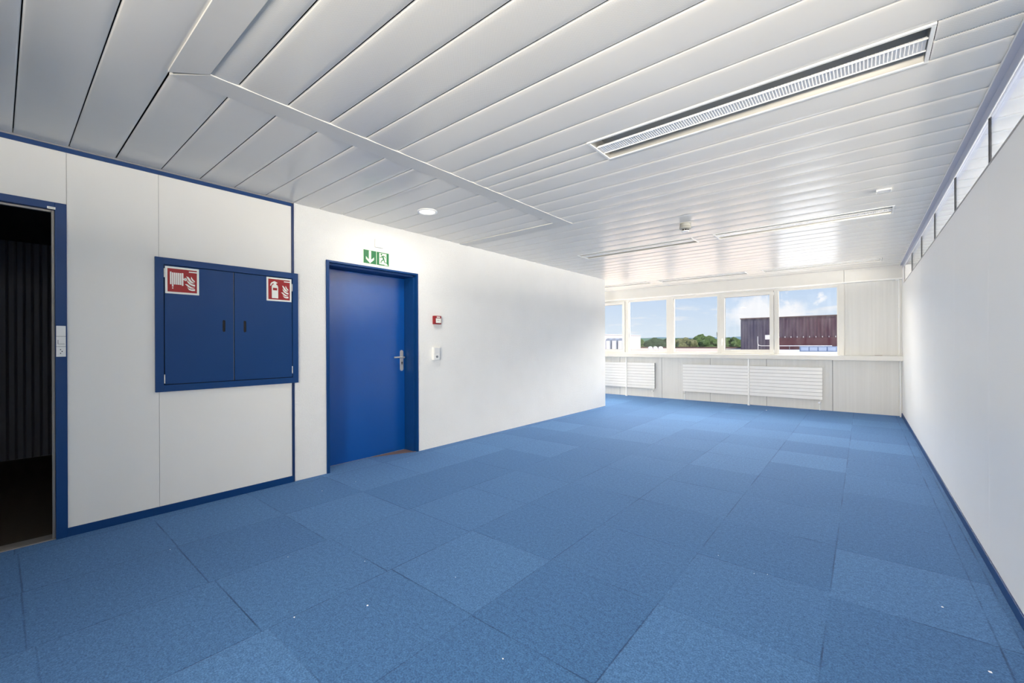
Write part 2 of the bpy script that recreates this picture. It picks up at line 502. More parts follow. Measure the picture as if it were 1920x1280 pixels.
# flat trims of the ceiling (an L and its return to the wall), each with a mitred end
def flat(poly, z0=ZC - 0.0065, z1=ZC + 0.02):
    mm = MB(); mm.prism(poly, lambda u, v, d: (u, v, d), z0, z1); return mm
S(flat([(-2.577, 0.532), (-2.43, 0.662), (-2.43, 3.83), (-2.577, 3.83)]), 'trim_1', ceil_trim, bevel=0.001)
S(flat([(-2.552, 0.522), (XR - 0.03, 0.522), (XR - 0.03, 0.657), (-2.425, 0.657)], ZC - 0.0085), 'trim_2', ceil_trim, bevel=0.001)
S(flat([(XL, 3.83), (-2.43, 3.83), (-2.43, 3.985), (XL, 3.985)]), 'trim_3', ceil_trim, bevel=0.001)

# ---- left wall: smooth panels around the open doorway
DO0, DO1, DOH = -0.72, 0.240, 2.138
pan = MB()
def pbox(y0, y1, z0, z1): pan.box(XL - 0.10, XL, y0 + 0.0012, y1 - 0.0012, z0, z1)
for a, b_ in ((YB, -2.2), (-2.2, -1.24), (-1.24, DO0 - 0.052)): pbox(a, b_, 0.0, 2.60)
pbox(DO0 - 0.052, 0.293, 2.184, 2.60)
pbox(0.293, 0.768, 0.0, 2.60); pbox(0.768, 1.722, 0.0, 2.60)
pan.box(XL - 0.10, XL - 0.006, YB, DO0 - 0.052, 0, 2.6, 1); pan.box(XL - 0.10, XL - 0.006, 0.293, 1.722, 0, 2.6, 1)
pan.box(XL - 0.10, XL - 0.006, DO0 - 0.052, 0.293, 2.184, 2.6, 1)
S(pan, 'wall_left', [white_panel, panel_seam])
m = MB(); m.box(XL - 0.10, XL + 0.008, 1.722, 1.742, 0.0, 2.552)
S(m, 'trim_4', blue_dark, bevel=0.001)
m = MB(); m.box(XL, XL + 0.010, YB, 1.722, 2.5265, 2.5545, 0); m.box(XL, XL + 0.014, YB, 1.742, 2.5545, 2.568, 1)
S(m, 'trim_5', [blue_frame, grey_strip], bevel=0.0008)
m = MB(); m.box(XL, XL + 0.009, 0.293, 1.730, 0.0, 0.057); m.box(XL, XL + 0.009, YB, DO0 - 0.052, 0.0, 0.057)
S(m, 'baseboard_left', blue_frame, bevel=0.001)

# ---- plaster wall with the recess of the blue door
DY0, DY1, DH = 2.045, 3.155, 2.088
pl = MB()
pl.box(XL - 0.34, XL, 1.742, DY0 + 0.005, 0, 2.60)
pl.box(XL - 0.34, XL, DY1 - 0.005, 7.87, 0, 2.60)
pl.box(XL - 0.34, XL, DY0 + 0.005, DY1 - 0.005, DH - 0.005, 2.60)
pl.box(XW, XL - 0.34, 7.60, 7.87, 0, 2.60)
S(pl, 'wall_left_plaster', plaster)

# far left, rear, next-room walls
m = MB(); m.box(XW - 0.15, XW, 7.6, YF + 0.2, 0, 2.72); S(m, 'wall_far_left', white_panel)
m = MB()
m.box(XL - 0.1, XE, YB - 0.15, YB, 0, 0.42); m.box(XL - 0.1, XE, YB - 0.15, YB, 2.08, 2.72)
m.box(XL - 0.1, -0.78, YB - 0.15, YB, 0.42, 2.08); m.box(0.48, XE, YB - 0.15, YB, 0.42, 2.08)
S(m, 'wall_back', white_panel)
m = MB(); m.box(XE, XE + 0.15, YB, YF + 0.2, 0, 2.72); S(m, 'wall_next_room', white_panel)
m = MB(); m.frame('y', YB - 0.1, YB - 0.04, -0.78, 0.48, 0.42, 2.08, 0.04)
S(m, 'window_9', white_metal)  # unseen rear window, invented to go with the fill light

# ---- right partition: built straight, turned very slightly about its near end
ROT = radians(0.22); RP = Vector((XR, 3.0, 0))
def rbuild(mb, name, mats, **k):
    o = mb.build(name, mats, origin=tuple(RP), **k)
    o.rotation_euler = (0, 0, ROT); return o
mull = [-1.98, -0.89, 0.21, 1.31, 2.405, 3.505, 4.612, 5.75, 6.885, 8.065]
Y1 = 9.82
ZG0, ZG1 = 2.236, 2.497
m = MB()
e = [YB + 0.02] + mull + [Y1]
for a, b_ in zip(e[:-1], e[1:]): m.box(XR, XR + 0.09, a + 0.0008, b_ - 0.0008, 0.0, ZG0 - 0.014)
m.box(XR + 0.004, XR + 0.08, YB + 0.02, Y1, 0.0, ZG0 - 0.016, 1)
m.box(XR, XR + 0.09, 9.37, Y1, ZG0 - 0.014, ZG1 + 0.02)
rbuild(m, 'wall_right', [right_panel, panel_seam], kind='structure')
m = MB(); m.box(XR - 0.008, XR, YB + 0.02, Y1, 0.0, 0.056); rbuild(m, 'baseboard_right', blue_frame, kind='structure', bevel=0.001)
# header channel
m = MB()
m.box(XR, XR + 0.014, YB + 0.02, Y1, ZG1, ZC - 0.002)
m.box(XR - 0.034, XR + 0.07, YB + 0.02, Y1, ZC - 0.010, ZC - 0.0035)
m.box(XR - 0.036, XR - 0.033, YB + 0.02, Y1, ZC - 0.016, ZC - 0.0035, 1)
m.box(XR - 0.001, XR + 0.004, YB + 0.02, 9.37, ZG1 - 0.006, ZG1, 1)
rbuild(m, 'trim_6', [header_grey, white_gloss], kind='structure')
m = MB(); m.box(XR - 0.001, XR + 0.05, YB + 0.02, 9.37, ZG0 - 0.014, ZG0)
rbuild(m, 'trim_7', grey_strip, kind='structure', bevel=0.001)
# glass lights of the clerestory: frame post of each pane is its own mullion
edges = [YB + 0.02] + mull + [9.37]
for i, (a, b_) in enumerate(zip(edges[:-1], edges[1:])):
    if b_ < 1.2: continue
    w = thing('window_%d' % (10 + i), kind='structure', loc=tuple(RP)); w.rotation_euler = (0, 0, ROT)
    m = MB(); m.box(XR + 0.005, XR + 0.011, a + 0.006, b_ - 0.006, ZG0, ZG1)
    m.build('pane', glass_inner, w, tuple(RP))
    m = MB(); m.box(XR + 0.003, XR + 0.014, b_ - 0.006, b_ + 0.006, ZG0, ZG1)
    m.build('mullion', black if b_ < 9.3 else grey_strip, w, tuple(RP))

# ---- window wall
fw = MB()
seams = [-8.84, -7.79, -6.74, -5.695, -4.65, -3.603, -2.554, -1.493, -0.434, 0.62]
for a, b_ in zip(seams[:-1], seams[1:]): fw.box(max(a, XW) + 0.004, min(b_, XR + 0.02) - 0.004, YF, YF + 0.10, 0.0, 0.99)
fw.box(-0.255, XR, YF, YF + 0.10, 1.03, 2.34)
fw.box(XW, XR, YF + 0.012, YF + 0.15, 0.0, 0.985, 1)
S(fw, 'wall_window', [facade, seam_grey])
m = MB(); m.box(XR, XE, YF, YF + 0.1, 0, 1.03); m.box(XR, XE, YF, YF + 0.1, 2.30, 2.6); m.box(XR, 0.9, YF, YF + 0.1, 1.03, 2.3)
S(m, 'wall_window_next_room', facade)
m = MB(); m.box(XW, XE, YF + 0.02, YF + 0.32, 2.36, 2.74); m.box(XW, XE, YF + 0.10, YF + 0.25, -0.5, 1.0)
S(m, 'wall_outer', facade)
# fascia with its lip
m = MB(); m.box(XW, -0.262, 9.70, YF + 0.02, 2.350, ZC + 0.015); m.box(-0.258, XR - 0.006, 9.70, YF + 0.02, 2.350, ZC + 0.015)
m.box(XW, XR - 0.006, 9.688, YF + 0.01, 2.331, 2.350, 1)
S(m, 'trim_8', [fascia_m, white_metal], bevel=0.001)

GY = 9.885
def fixed_window(n, x0, x1, z0, z1, xl, xr, glass):
    """glass opening x0..x1, frame reaching out to xl / xr"""
    w = thing('window_%d' % n, kind='structure', loc=(0, 0, 0))
    m = MB()
    m.box(xl, x0, YF, 9.93, 1.0, 2.345); m.box(x1, xr, YF, 9.93, 1.0, 2.345)
    m.box(x0, x1, YF, 9.93, z1, 2.345); m.box(x0, x1, YF, 9.93, 1.0, z0)
    m.frame('y', YF + 0.03, GY + 0.004, x0, x1, z0, z1, 0.010)
    m.build('window_frame', frame_white, w, bevel=0.003)
    m = MB(); m.box(x0, x1, GY, GY + 0.006, z0, z1); m.build('pane', glass, w)
    return w
def casement(n, x0, x1, g0, g1, xl, xr, glass, handle_x):
    w = thing('window_%d' % n, kind='structure', loc=(0, 0, 0))
    m = MB()
    m.box(xl, x0, YF, 9.93, 1.0, 2.345); m.box(x1, xr, YF, 9.93, 1.0, 2.345)
    m.box(x0, x1, YF, 9.93, 2.302, 2.345); m.box(x0, x1, YF, 9.93, 1.0, 1.052)
    m.build('window_frame', frame_white, w, bevel=0.003)
    m = MB(); m.frame('y', YF - 0.016, GY + 0.02, x0 + 0.004, x1 - 0.004, 1.056, 2.299, 0.08, wl=g0 - x0 - 0.004, wr=x1 - g1 - 0.004, wb=0.066, wt=0.066)
    sash = m.build('sash', frame_white, w, bevel=0.004)
    m = MB(); m.frame('y', GY - 0.018, GY - 0.002, g0, g1, 1.122, 2.233, 0.006)
    m.build('gasket', seam_grey, sash)
    m = MB(); m.box(g0, g1, GY, GY + 0.006, 1.12, 2.235); m.build('pane', glass, w)
    # handle: rosette, neck and drop lever
    m = MB(); m.box(handle_x - 0.014, handle_x + 0.014, YF - 0.026, YF - 0.016, 1.29, 1.365)
    m.tube([(handle_x, YF - 0.02, 1.335), (handle_x, YF - 0.062, 1.335)], 0.009)
    m.tube([(handle_x, YF - 0.06, 1.343), (handle_x, YF - 0.062, 1.28), (handle_x, YF - 0.058, 1.215)], [0.010, 0.011, 0.009])
    m.build('handle', white_gloss, w, bevel=0.002)
    for hz in (1.10, 2.24):
        m = MB(); hx = x1 if handle_x < (x0 + x1) / 2 else x0
        m.tube([(hx, YF - 0.018, hz - 0.03), (hx, YF - 0.018, hz + 0.03)], 0.007); m.build('hinge', white_metal, w)
    return w
casement(1, -5.48, -4.505, -5.40, -4.577, -5.55, -4.463, glass_clean, -4.541)
fixed_window(2, -4.42, -3.495, 1.066, 2.285, -4.463, -3.415, glass_clean)
fixed_window(3, -3.335, -2.405, 1.066, 2.283, -3.415, -2.373, glass_clean)
casement(4, -2.342, -1.362, -2.262, -1.436, -2.373, -1.327, glass_dirty, -2.302)
fixed_window(5, -1.292, -0.357, 1.040, 2.294, -1.327, -0.255, glass_dirty)
fixed_window(6, -6.475, -5.63, 1.066, 2.285, -6.55, -5.55, glass_clean)
fixed_window(7, -8.90, -6.63, 1.066, 2.285, XW, -6.55, glass_clean)
m = MB(); m.box(-0.335, -0.262, YF - 0.012, YF, 1.03, 2.333)
S(m, 'trim_9', frame_white, bevel=0.002)
w = thing('window_8', kind='structure')
m = MB(); m.frame('y', YF, 9.93, 0.9, XE, 1.03, 2.30, 0.07); m.box(1.9, 2.0, YF, 9.93, 1.03, 2.3); m.box(2.85, 2.95, YF, 9.93, 1.03, 2.3)
m.build('window_frame', white_metal, w)
m = MB(); m.box(0.97, XE - 0.07, GY, GY + 0.006, 1.1, 2.23); m.build('pane', glass_clean, w)

# ---- dark room behind the open doorway
ribs = MB()
yy = -2.6; XD = -7.262
while yy < 1.75:
    c = yy
    prof = [(c, XD), (c + 0.008, XD + 0.016), (c + 0.046, XD + 0.020), (c + 0.056, XD + 0.006), (c + 0.0622, XD)]
    vs = [(x_, y_, 0.0) for y_, x_ in prof] + [(x_, y_, 2.45) for y_, x_ in prof]
    ribs.add(vs, [(i, i + 1, i + 6, i + 5) for i in range(4)])
    yy += 0.0622
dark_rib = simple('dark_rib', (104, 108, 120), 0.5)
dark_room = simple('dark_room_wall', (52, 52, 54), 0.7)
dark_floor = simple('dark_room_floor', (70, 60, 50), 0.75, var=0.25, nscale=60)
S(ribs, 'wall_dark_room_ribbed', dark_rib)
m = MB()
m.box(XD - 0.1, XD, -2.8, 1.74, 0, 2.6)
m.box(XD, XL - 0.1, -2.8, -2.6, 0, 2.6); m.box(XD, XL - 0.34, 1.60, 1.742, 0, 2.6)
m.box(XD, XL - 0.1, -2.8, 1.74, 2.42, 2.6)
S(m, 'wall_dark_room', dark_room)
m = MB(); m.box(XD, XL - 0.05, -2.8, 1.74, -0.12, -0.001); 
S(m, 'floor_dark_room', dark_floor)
m = MB(); m.box(XL - 0.115, XL - 0.001, DO0, DO1, -0.0005, 0.006)
S(m, 'trim_10', alu, bevel=0.001)

# ---- open doorway frame (door_2)
d2 = thing('door_2', kind='structure', loc=(XL, (DO0 + DO1) / 2, 0))
og = tuple(d2.location)
m = MB()
m.box(XL - 0.10, XL + 0.012, DO1, 0.293, 0, 2.184); m.box(XL - 0.10, XL + 0.012, DO0 - 0.052, DO0, 0, 2.184)
m.box(XL - 0.10, XL + 0.012, DO0, DO1, DOH, 2.184)
m.build('door_frame', blue_frame, d2, og, bevel=0.0015)
m = MB()
m.box(XL - 0.045, XL - 0.022, DO1 - 0.014, DO1, 0, DOH); m.box(XL - 0.045, XL - 0.022, DO0, DO0 + 0.014, 0, DOH)
m.box(XL - 0.045, XL - 0.022, DO0 + 0.014, DO1 - 0.014, DOH - 0.014, DOH)
m.build('door_seal', alu, d2, og, bevel=0.002)
m = MB(); m.box(XL + 0.012, XL + 0.0135, 0.206, 0.243, 2.137, 2.152, 0); m.box(XL + 0.0135, XL + 0.0138, 0.212, 0.237, 2.1435, 2.1455, 1)
m.build('name_tag', [sign_white, seam_grey], d2, og)

# ---- blue steel door (door_1)
d1_ = thing('door_1', kind='structure', loc=(XL, (DY0 + DY1) / 2, 0)); og = tuple(d1_.location)
XLF = -4.240
m = MB()
m.box(XLF - 0.01, XL + 0.012, DY0, DY0 + 0.030, 0, DH); m.box(XLF - 0.01, XL + 0.012, DY1 - 0.018, DY1, 0, DH)
m.box(XLF - 0.01, XL + 0.012, DY0 + 0.030, DY1 - 0.018, DH - 0.020, DH)
m.box(XLF - 0.04, XL - 0.03, DY1 - 0.043, DY1 - 0.016, 0, DH - 0.02)
m.box(XLF - 0.04, XL - 0.03, DY0 + 0.028, DY1 - 0.03, DH - 0.042, DH - 0.018)
m.build('door_frame', blue_frame, d1_, og, bevel=0.0015)
m = MB(); m.box(XLF - 0.055, XLF, DY0 + 0.032, DY1 - 0.045, 0.006, DH - 0.044)
leaf = m.build('door_leaf', blue_paint, d1_, og, bevel=0.002)
# escutcheon plate, lever, cylinder
HY, HZ = 3.065, 1.106
pl_ = MB()
n = 10; pts = []
for k in range(n + 1):
    a = pi * k / n; pts.append((HY + 0.022 * cos(a), 1.170 + 0.022 * sin(a)))
for k in range(n + 1):
    a = pi + pi * k / n; pts.append((HY + 0.022 * cos(a), 0.966 + 0.022 * sin(a)))
pl_.prism(pts, lambda u, v, d: (d, u, v), XLF, XLF + 0.010)
plate = pl_.build('handle_plate', steel, leaf, og, bevel=0.002)
m = MB(); xh = XLF
m.tube([(xh + 0.008, HY + 0.004, HZ), (xh + 0.045, HY + 0.004, HZ), (xh + 0.056, HY + 0.000, HZ), (xh + 0.062, HY - 0.016, HZ + 0.001), (xh + 0.060, HY - 0.07, HZ + 0.003), (xh + 0.052, HY - 0.135, HZ + 0.002)], [0.012, 0.011, 0.0105, 0.010, 0.0095, 0.009], 14)
m.build('lever', steel, leaf, og)
m = MB(); m.prism([(HY + 0.0085 * cos(2 * pi * k / 16), 1.045 + 0.0085 * sin(2 * pi * k / 16)) for k in range(16)], lambda u, v, d: (d, u, v), XLF + 0.010, XLF + 0.013)
m.box(XLF + 0.0105, XLF + 0.0128, HY - 0.005, HY + 0.005, 1.022, 1.042)
m.build('key_cylinder', ink, leaf, og)
m = MB(); m.prism([(XLF, 2.66), (XL - 0.005, 3.13), (XLF, 3.13)], lambda u, v, d: (u, v, d), -0.0005, 0.003)
S(m, 'trim_11', simple('threshold_stone', (120, 100, 96), 0.8), bevel=0.001)
m = MB(); m.box(XLF - 0.12, XLF - 0.055, DY0 - 0.05, DY1 + 0.05, 0, 2.2)
S(m, 'wall_behind_door', dark_void)

# ================================================================== THINGS ON THE WALLS
# ---- fire cabinet
CY0, CY1, CZ0, CZ1 = 0.743, 1.774, 0.909, 1.914
X0 = XL
cab = thing('fire_cabinet', 'blue built-in double door steel fire cabinet with red pictogram signs on the left wall', 'cabinet', (X0, (CY0 + CY1) / 2, CZ0))
og = tuple(cab.location)
m = MB(); m.frame('x', X0 - 0.002, X0 + 0.018, CY0, CY1, CZ0, CZ1, 0.05)
m.frame('x', X0 - 0.002, X0 + 0.006, CY0 + 0.045, CY1 - 0.045, CZ0 + 0.045, CZ1 - 0.045, 0.006)
m.build('cabinet_frame', blue_frame, cab, og, bevel=0.0015)
m = MB(); m.box(X0 - 0.004, X0 + 0.002, CY0 + 0.048, CY1 - 0.048, CZ0 + 0.048, CZ1 - 0.048); m.build('cabinet_back', dark_void, cab, og)
DZ0, DZ1 = CZ0 + 0.056, CZ1 - 0.056
mid = 1.2545
def cab_door(y0, y1, slot_y):
    mb = MB()
    xf0, xf1 = X0 + 0.004, X0 + 0.0145
    # leaf with an oblong finger slot: ring of quads around the slot
    r = 0.0105; z0s, z1s = 1.375, 1.452; n = 8
    ring_y0, ring_y1, rz0, rz1 = slot_y - 0.03, slot_y + 0.03, z0s - 0.03, z1s + 0.03
    pts = []; outer = []
    for base_, cz in ((0, z1s), (pi, z0s)):
        for k in range(n + 1):
            a = base_ + pi * k / n
            mx_ = max(abs(cos(a)), abs(sin(a)))
            pts.append((slot_y + r * cos(a), cz + r * sin(a)))
            outer.append((slot_y + 0.03 * cos(a) / mx_, cz + 0.03 * sin(a) / mx_))
    N = len(pts)
    vs = [(xf1, u, v) for u, v in pts] + [(xf1, u, v) for u, v in outer] + [(xf0 + 0.003, u, v) for u, v in pts]
    fs = [(i, (i + 1) % N, N + (i + 1) % N, N + i) for i in range(N)] + [(i, (i + 1) % N, 2 * N + (i + 1) % N, 2 * N + i) for i in range(N)]
    mb.add(vs, fs)
    mb.box(xf0, xf1, y0, ring_y0, DZ0, DZ1); mb.box(xf0, xf1, ring_y1, y1, DZ0, DZ1)
    mb.box(xf0, xf1, ring_y0, ring_y1, DZ0, rz0); mb.box(xf0, xf1, ring_y0, ring_y1, rz1, DZ1)
    d = mb.build('cabinet_door', blue_frame, cab, og)
    q_ = MB(); q_.box(xf0 - 0.001, xf0 + 0.003, slot_y - 0.02, slot_y + 0.02, z0s - 0.02, z1s + 0.02)
    q_.build('finger_slot', ink, d, og)
    return d
ld = cab_door(CY0 + 0.056, mid - 0.003, 1.182)
rd = cab_door(mid + 0.003, CY1 - 0.056, 1.335)
for yh, zs, par in ((CY0 + 0.054, (1.005, 1.80), ld), (CY1 - 0.054, (1.03, 1.78), rd)):
    for zz in zs:
        m = MB(); m.tube([(X0 + 0.016, yh, zz - 0.033), (X0 + 0.016, yh, zz + 0.033)], 0.0035, 10); m.build('hinge', steel, par, og)
m = MB(); m.box(X0 + 0.0145, X0 + 0.0155, mid - 0.0045, mid - 0.003, DZ0, DZ1); m.build('edge_strip', grey_strip, ld, og)

# pictogram helper: sign local frame u right (0..1), v up (0..1)
def sign_fn(y0, z0, wy, hz):
    return lambda u, v, d: (d, y0 + u * wy, z0 + v * hz)
FL = [  # flame tongues (fire symbol)
    [(0.80, 0.77), (0.83, 0.70), (0.87, 0.62), (0.93, 0.55), (0.93, 0.50), (0.86, 0.54), (0.82, 0.60), (0.79, 0.68)],
    [(0.63, 0.76), (0.70, 0.74), (0.75, 0.66), (0.80, 0.56), (0.86, 0.49), (0.93, 0.46), (0.84, 0.43), (0.76, 0.47), (0.70, 0.57)],
    [(0.65, 0.58), (0.71, 0.50), (0.79, 0.42), (0.86, 0.38), (0.93, 0.37), (0.93, 0.27), (0.83, 0.30), (0.73, 0.37), (0.67, 0.47)],
    [(0.58, 0.36), (0.66, 0.37), (0.72, 0.31), (0.80, 0.24), (0.87, 0.21), (0.93, 0.22), (0.87, 0.17), (0.78, 0.16), (0.70, 0.22), (0.64, 0.30)],
    [(0.66, 0.22), (0.72, 0.15), (0.80, 0.12), (0.93, 0.15), (0.93, 0.05), (0.82, 0.04), (0.72, 0.08)],
]
def flames(mb, fn, d, us=1.0, uo=0.0, vs=0.86, vo=0.06):
    for pg in FL:
        mb.prism([(uo + u * us, vo + v * vs) for u, v in pg], fn, d, d + 0.0004, 1)
def fire_sign(kind_, y0, y1, z0, z1, parent):
    mb = MB(); xb = X0 + 0.0146
    mb.box(xb, xb + 0.0012, y0, y1, z0, z1, 1)
    bw = 0.014
    mb.box(xb + 0.0012, xb + 0.0016, y0 + bw, y1 - bw, z0 + bw, z1 - bw, 0)
    fn = sign_fn(y0 + bw, z0 + bw, y1 - y0 - 2 * bw, z1 - z0 - 2 * bw)
    d = xb + 0.0016
    flames(mb, fn, d)
    mb.prism([(0.72, 0.89), (1.0, 0.89), (1.0, 0.94), (0.72, 0.94)], fn, d, d + 0.0004, 1)
    if kind_ == 'hose':
        for k in range(6):
            u = 0.08 + k * 0.066
            lo = 0.32 if k != 1 else 0.22
            top = 0.86 if k in (0,) else 0.83
            mb.prism([(u, lo), (u + 0.05, lo), (u + 0.05, top), (u, top)], fn, d, d + 0.0004, 1)
        mb.prism([(0.476, 0.29), (0.53, 0.29), (0.53, 0.84), (0.476, 0.84)], fn, d, d + 0.0004, 1)
        mb.prism([(0.152, 0.13), (0.19, 0.13), (0.19, 0.19), (0.152, 0.19)], fn, d, d + 0.0004, 1)
        mb.prism([(0.53, 0.55), (0.56, 0.55), (0.56, 0.60), (0.53, 0.60)], fn, d, d + 0.0004, 1)
        mb.prism([(0.60 + 0.055 * cos(2 * pi * k / 14), 0.575 + 0.068 * sin(2 * pi * k / 14)) for k in range(14)], fn, d, d + 0.0004, 1)
        for au, av in ((-0.018, 0.02), (0.018, 0.02), (-0.018, -0.02), (0.018, -0.02)):
            mb.prism([(0.60 + au - 0.008, 0.575 + av - 0.01), (0.60 + au + 0.008, 0.575 + av - 0.01), (0.60 + au + 0.008, 0.575 + av + 0.01), (0.60 + au - 0.008, 0.575 + av + 0.01)], fn, d + 0.0004, d + 0.0007, 2)
    else:
        mb.prism([(0.16, 0.06), (0.45, 0.06), (0.45, 0.62), (0.42, 0.70), (0.36, 0.74), (0.36, 0.80), (0.40, 0.79), (0.42, 0.83), (0.34, 0.87), (0.30, 0.90), (0.25, 0.89), (0.15, 0.83), (0.10, 0.76), (0.08, 0.67), (0.12, 0.66), (0.15, 0.73), (0.20, 0.78), (0.24, 0.80), (0.24, 0.74), (0.18, 0.70), (0.155, 0.62)], fn, d, d + 0.0004, 1)
        mb.prism([(0.21, 0.45), (0.40, 0.45), (0.40, 0.57), (0.21, 0.57)], fn, d + 0.0004, d + 0.0007, 0)
    return mb.build('sign', [sign_red, sign_white, ink], parent, og)
sg = fire_sign('hose', 0.802, 1.013, 1.648, 1.852, ld); sg['label'] = 'red fire hose reel sign with white border'
sg = fire_sign('ext', 1.504, 1.714, 1.647, 1.855, rd); sg['label'] = 'red fire extinguisher sign with white border'

# ---- exit sign
es = thing('exit_sign', 'green emergency exit sign with white arrow and running figure above the blue door', 'sign', (XL, 2.605, 2.115))
og = tuple(es.location)
y0, y1, z0, z1 = 2.447, 2.763, 2.115, 2.263
m = MB(); m.box(XL, XL + 0.004, y0, y1, z0, z1, 0)
m.build('plate', sign_pale, es, og, bevel=0.0008)
ym = (y0 + y1) / 2; d = XL + 0.004
m = MB(); m.box(d, d + 0.0006, y0 + 0.004, ym - 0.003, z0 + 0.004, z1 - 0.004, 0)
fn = sign_fn(y0 + 0.004, z0 + 0.004, ym - y0 - 0.007, z1 - z0 - 0.008)
m.prism([(0.41, 0.98), (0.59, 0.98), (0.59, 0.30), (0.82, 0.52), (0.82, 0.32), (0.50, 0.02), (0.18, 0.32), (0.18, 0.52), (0.41, 0.30)], fn, d + 0.0006, d + 0.0012, 1)
m.build('arrow_panel', [sign_green, sign_pale], es, og)
m = MB(); m.box(d, d + 0.0006, ym + 0.003, y1 - 0.004, z0 + 0.004, z1 - 0.004, 0)
fn = sign_fn(ym + 0.003, z0 + 0.004, y1 - ym - 0.007, z1 - z0 - 0.008)
m.prism([(0.20, 0.08), (0.80, 0.08), (0.80, 0.94), (0.20, 0.94)], fn, d + 0.0006, d + 0.0011, 1)
m.prism([(0.80, 0.20), (0.94, 0.04), (0.62, 0.04), (0.66, 0.08), (0.80, 0.08)], fn, d + 0.0006, d + 0.0010, 1)
def limb(p0, p1, w0, w1):
    (a, b_), (c, e_) = p0, p1
    L = sqrt((c - a) ** 2 + (e_ - b_) ** 2); nx, ny = -(e_ - b_) / L, (c - a) / L
    m.prism([(a + nx * w0, b_ + ny * w0), (a - nx * w0, b_ - ny * w0), (c - nx * w1, e_ - ny * w1), (c + nx * w1, e_ + ny * w1)], fn, d + 0.0011, d + 0.0016, 0)
m.prism([(0.38 + 0.065 * cos(2 * pi * k / 14), 0.84 + 0.065 * sin(2 * pi * k / 14)) for k in range(14)], fn, d + 0.0011, d + 0.0016, 0)
limb((0.47, 0.74), (0.58, 0.46), 0.07, 0.055)
limb((0.44, 0.74), (0.36, 0.60), 0.03, 0.025); limb((0.38, 0.59), (0.22, 0.62), 0.025, 0.02)
limb((0.50, 0.76), (0.66, 0.72), 0.03, 0.025); limb((0.66, 0.73), (0.74, 0.60), 0.025, 0.02)
limb((0.55, 0.46), (0.38, 0.34), 0.04, 0.03); limb((0.38, 0.36), (0.32, 0.15), 0.032, 0.022)
limb((0.60, 0.46), (0.64, 0.26), 0.04, 0.03); limb((0.62, 0.26), (0.80, 0.24), 0.028, 0.022)
m.build('figure_panel', [sign_green, sign_pale], es, og)

# ---- white cover box above the sign
m = MB(); m.box(XL, XL + 0.020, 2.583, 2.683, 2.305, 2.394)
o = m.build('cover_plate', white_gloss, origin=(XL, 2.633, 2.305), bevel=0.003)
tag(o, 'small square white cover plate on the plaster wall above the green exit sign', 'cover plate')

# ---- fire alarm call point
al = thing('fire_alarm_button', 'small red fire alarm call point with white face, right of the blue door', 'fire alarm', (XL, 3.427, 1.504)); og = tuple(al.location)
m = MB(); m.box(XL, XL + 0.042, 3.377, 3.484, 1.504, 1.606); m.build('housing', alarm_red, al, og, bevel=0.004)
m = MB(); m.box(XL + 0.042, XL + 0.045, 3.395, 3.474, 1.519, 1.575, 0)
m.box(XL + 0.042, XL + 0.0435, 3.41, 3.46, 1.583, 1.597, 0)
for k in range(3): m.box(XL + 0.045, XL + 0.0455, 3.418 + k * 0.012, 3.424 + k * 0.012, 1.547, 1.553, 1)
m.build('face_plate', [sign_white, ink], al, og, bevel=0.001)
# ---- switch and socket beside the door
sw = thing('wall_socket', 'white surface mounted switch and socket box below the red fire alarm', 'socket', (XL, 3.412, 1.067)); og = tuple(sw.location)
m = MB(); m.box(XL, XL + 0.040, 3.362, 3.462, 1.067, 1.222); m.build('housing', white_gloss, sw, og, bevel=0.005)
m = MB(); m.prism([(3.372, 1.150), (3.452, 1.150), (3.452, 1.214), (3.372, 1.214)], lambda u, v, d_: (d_ + (v - 1.15) * 0.09, u, v), XL + 0.039, XL + 0.045)
m.build('rocker_switch', white_metal, sw, og, bevel=0.001)
m = MB(); m.box(XL + 0.040, XL + 0.0425, 3.372, 3.452, 1.074, 1.142, 0)
m.prism([(3.412 + 0.02 * cos(2 * pi * k / 6), 1.108 + 0.016 * sin(2 * pi * k / 6)) for k in range(6)], lambda u, v, d_: (d_, u, v), XL + 0.0425, XL + 0.0432, 1)
m.build('socket_face', [white_metal, seam_grey], sw, og)
# ---- triple switch/socket on the open door frame
sp = thing('switch_panel', 'column of three white square plates with switch and socket on the blue door frame', 'light switch', (XL + 0.012, 0.2645, 1.185)); og = tuple(sp.location)
xb = XL + 0.012
zz = [1.185, 1.2505, 1.317, 1.385]
m = MB(); m.box(xb, xb + 0.006, 0.2425, 0.2865, 1.185, 1.385); m.build('mounting_plate', seam_grey, sp, og)
m = MB(); m.box(xb + 0.006, xb + 0.013, 0.243, 0.286, zz[2] + 0.001, zz[3]); m.build('blank_plate', white_gloss, sp, og, bevel=0.001)
m = MB(); m.box(xb + 0.006, xb + 0.013, 0.243, 0.286, zz[1] + 0.001, zz[2] - 0.001, 0)
m.box(xb + 0.013, xb + 0.016, 0.2525, 0.281, 1.269, 1.292, 0); m.box(xb + 0.0131, xb + 0.0135, 0.2495, 0.2525, 1.267, 1.294, 1); m.box(xb + 0.0131, xb + 0.0135, 0.2495, 0.281, 1.266, 1.2685, 1)
m.build('rocker_switch', [white_gloss, grey_strip], sp, og)
m = MB(); m.box(xb + 0.006, xb + 0.013, 0.243, 0.286, zz[0], zz[1] - 0.001, 0)
for a, c in ((0.262, 1.231), (0.269, 1.219), (0.262, 1.207)):
    m.prism([(a + 0.0028 * cos(2 * pi * k / 10), c + 0.0032 * sin(2 * pi * k / 10)) for k in range(10)], lambda u, v, d_: (d_, u, v), xb + 0.013, xb + 0.0134, 1)
m.build('socket', [white_gloss, ink], sp, og)

